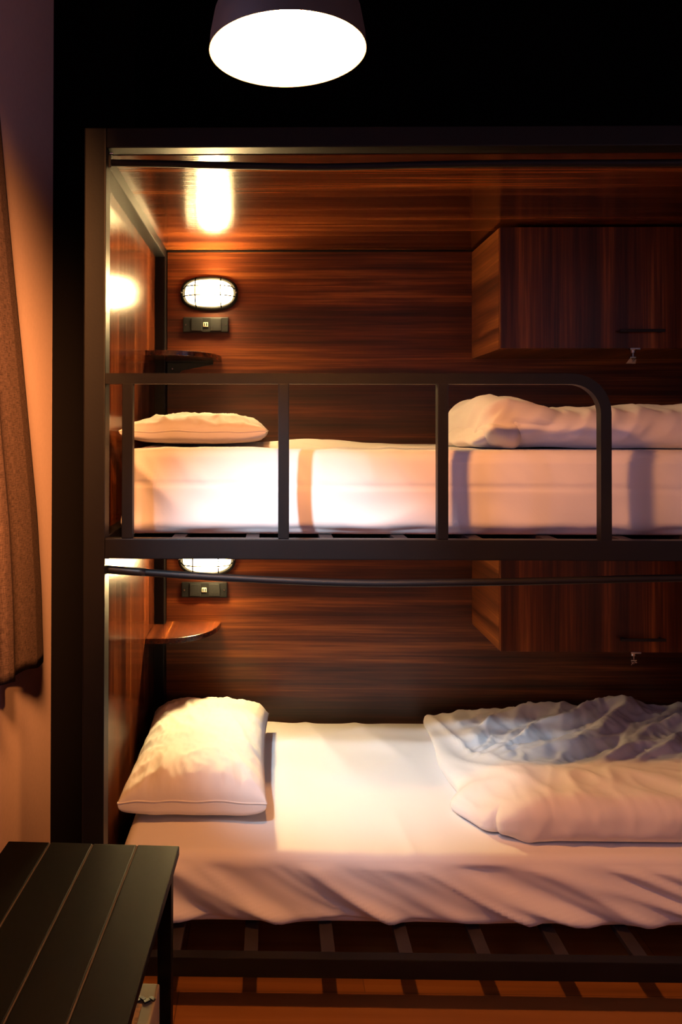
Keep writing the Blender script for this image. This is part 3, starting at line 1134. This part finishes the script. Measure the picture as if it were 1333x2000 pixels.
# ------------------------------------------------------------------ pendant lamp
AD = 1.125
ax, _ = P(562, 94, AD)
az = (P(562, 13, AD - .114)[1] + P(562, 175, AD + .114)[1]) / 2
ar = (P(715, 92, AD)[0] - P(409, 96, AD)[0]) / 2
pen = thing('pendant_lamp', (ax, AD, CEIL), 'dark domed pendant lamp with a glowing white inside, hanging before the bunk bed', 'lamp')
ctr = (ax, AD, az)
prof_o = [(ar, 0), (ar * .985, .022), (ar * .93, .055), (ar * .82, .088), (ar * .64, .115), (ar * .42, .133), (.030, .142), (.030, .146)]
prof_i = [(.026, .141), (ar * .41, .130), (ar * .63, .112), (ar * .81, .085), (ar * .92, .053), (ar * .972, .022), (ar * .985, .0006), (ar, 0)]
so = MB().lathe(prof_o, ctr, 72).build('lamp_shade', M['shade_out'], pen, smooth=True)
MB().lathe(prof_i, ctr, 72).build('shade_lining', M['shade_in'], so, smooth=True)
MB().lathe([(0, .120), (.019, .120), (.019, .165), (.024, .168), (.024, .196), (.008, .206), (0, .206)], ctr, 32).build('lamp_holder', M['metal_dark'], pen, smooth=False)
bz = .056
MB().lathe([(0, -.034), (.012, -.032), (.024, -.024), (.032, -.010), (.034, .002), (.031, .016), (.022, .034), (.015, .050), (.014, .064), (0, .064)],
           (ax, AD, az + bz), 32).build('bulb', M['bulb'], pen, smooth=True)
MB().tube([(ax, AD, az + .205), (ax, AD, CEIL - .02)], .0035, 10).build('cord', M['cord'], pen, smooth=True)
MB().lathe([(0, -.028), (.030, -.026), (.048, -.012), (.05, 0), (0, 0)], (ax, AD, CEIL), 32).build('ceiling_rose', M['metal_dark'], pen, smooth=False)

# ------------------------------------------------------------------ curtain on the left wall
def edge_depth(z):
    """depth of the curtain's far edge at height z"""
    return float(np.interp(z, [-.70, -.45, -.236, .167, .50, .875, 1.15, 1.5], [2.275, 2.25, 2.21, 2.09, 1.985, 1.88, 1.82, 1.76]))


# distance of the cloth from the wall, counted from the far edge towards the camera
FOLD_S = [0, .02, .07, .13, .20, .26, .285, .31, .335, .36, .385, .41, .44, .47, .50, .53, .57, .61, .65, .70, .75, .80, .86, .92]
FOLD_X = [.018, .030, .050, .052, .034, .014, .016, .052, .060, .050, .018, .022, .058, .066, .030, .022, .058, .062, .024, .05, .06, .022, .058, .03]
nu, nv = 230, 60
Vc, Fcn = [], []
zt = 1.50
for i in range(nv + 1):
    t = i / nv
    for j in range(nu + 1):
        sdist = .92 * (j / nu) ** 1.15
        k = .60 + .40 * t                                    # gathered at the top, spread at the hem
        zb_ = -.685 + .05 * min(1, sdist / .45) + .004 * math.sin(sdist * 40)
        z = zt + (zb_ - zt) * t
        y = edge_depth(z) - sdist * k
        off = float(np.interp(sdist, FOLD_S, FOLD_X)) * (.40 + .32 * t)
        Vc.append((XL + .008 + off, y, z))
for i in range(nv):
    for j in range(nu):
        a = i * (nu + 1) + j
        Fcn.append((a, a + 1, a + nu + 2, a + nu + 1))
cur = thing('curtain', (XL + .04, 1.8, -.685), 'brown linen curtain hanging on the left wall beside the bunk bed', 'curtain')
cm = MB().grid(Vc, Fcn).build('curtain_panel', M['curtain'], cur, smooth=True)
sm = cm.modifiers.new('soften', 'SMOOTH')
sm.factor = .5
sm.iterations = 3
sd = cm.modifiers.new('thickness', 'SOLIDIFY')
sd.thickness = .004
ro = MB().tube([(XL + .04, -.7, 1.515), (XL + .04, 1.95, 1.515)], .011, 12).build('curtain_rail', M['metal_dark'], cur, smooth=True)
for y in (-.6, 1.9):
    MB().box(XL, XL + .045, y - .008, y + .008, 1.51, 1.525).build('rail_bracket', M['metal_dark'], ro)

# ------------------------------------------------------------------ slatted bench in the left corner of the picture
ZB = -.80
bxr, byr = PZ(352, 1652, ZB)
bxl, byl = PZ(13, 1648, ZB)
fxr, fyr = PZ(252, 2000, ZB)
dirv = Vector((fxr - bxr, fyr - byr, 0)).normalized()
rot = Matrix.Rotation(math.atan2(dirv.x, -dirv.y), 3, 'Z')       # local -Y runs towards the camera
bw = bxr - bxl
bl = 1.05
bench = thing('slatted_bench', (bxr - bw / 2, byr - bl / 2, FZ), 'black slatted wooden bench in front of the bunk bed beside the left wall', 'bench')


def BL(u, v, z):
    """bench coordinates: u from the left edge, v towards the camera"""
    p = rot @ Vector((u - bw, -v, 0))
    return Vector((bxr + p.x, byr + p.y, z))


def bbox(u0, u1, v0, v1, z0, z1, name, mat, bev=.002, parent=None):
    c = BL((u0 + u1) / 2, (v0 + v1) / 2, (z0 + z1) / 2)
    return MB().rbox(c, (u1 - u0, v1 - v0, z1 - z0), rot, bev).build(name, mat, parent or bench)


gx = [PZ(px, 1649, ZB)[0] for px in (13, 97, 182, 269, 352)]
gu = [g - gx[0] for g in gx]
for k in range(4):
    g0, g1 = gu[k] + (.0012 if k else 0), gu[k + 1] - (.0012 if k < 3 else 0)
    bd = bbox(g0, g1, 0, bl, ZB - .018, ZB, 'top_board', M['bench'], .0022)
    if k:
        # worn bare edge along the groove
        bbox(gu[k] - .0013, gu[k] + .0013, .003, bl - .003, ZB - .006, ZB - .0008, 'worn_edge', M['bench_edge'], 0, bd)
lw_ = .026
for u0 in (.010, bw - .010 - lw_):
    for v0 in (.016, bl - .016 - lw_):
        bbox(u0, u0 + lw_, v0, v0 + lw_, FZ, ZB - .018, 'leg', M['bench'])
for u0 in (.014, bw - .014 - .018):
    bbox(u0, u0 + .018, .016 + lw_, bl - .016 - lw_, ZB - .055, ZB - .018, 'apron', M['bench'])
    bbox(u0, u0 + .018, .016 + lw_, bl - .016 - lw_, FZ + .14, FZ + .165, 'stretcher', M['bench'])
for v0 in (.018, bl - .018 - .018):
    bbox(.010 + lw_, bw - .010 - lw_, v0, v0 + .018, ZB - .055, ZB - .018, 'apron', M['bench'])
    bbox(.010 + lw_, bw - .010 - lw_, v0, v0 + .018, FZ + .14, FZ + .165, 'stretcher', M['bench'])
for k in range(4):
    w4 = (bw - .072) / 4
    bbox(.036 + k * w4 + .003, .036 + (k + 1) * w4 - .003, .0165, bl - .0165, FZ + .165, FZ + .177, 'shelf_board', M['bench'])

# beige box with an orange honeycomb top on the bench's lower shelf
zt_ = FZ + .178
bx = thing('storage_box', tuple(BL(bw * .55, .45, zt_)), 'beige box with an orange honeycomb top on the bench lower shelf', 'box')
u1 = bw - .030
u0 = .045
v0, v1 = .046, .60
hb = .131
bbox(u0, u1, v0, v1, zt_, zt_ + hb, 'box_body', M['box_beige'], .004, bx)
bbox(u0 + .02, u1 - .022, v0 + .055, v1 - .03, zt_ + hb - .002, zt_ + hb + .003, 'honeycomb_panel', M['weave'], .001, bx)
tr_ = MB()
k = 0
vv = v0 + .042
uu = u1 - .006
while uu > u0 + .02:
    c = BL(uu, vv + (.006 if k % 2 else 0), zt_ + hb + .002)
    tr_.rbox(c, (.011, .006, .003), rot @ Matrix.Rotation(math.radians(35 if k % 2 else -35), 3, 'Z'))
    uu -= .009
    k += 1
tr_.build('scalloped_trim', M['metal_dark'], bx)

for o in COL.objects:
    if '_org' in o:
        del o['_org']
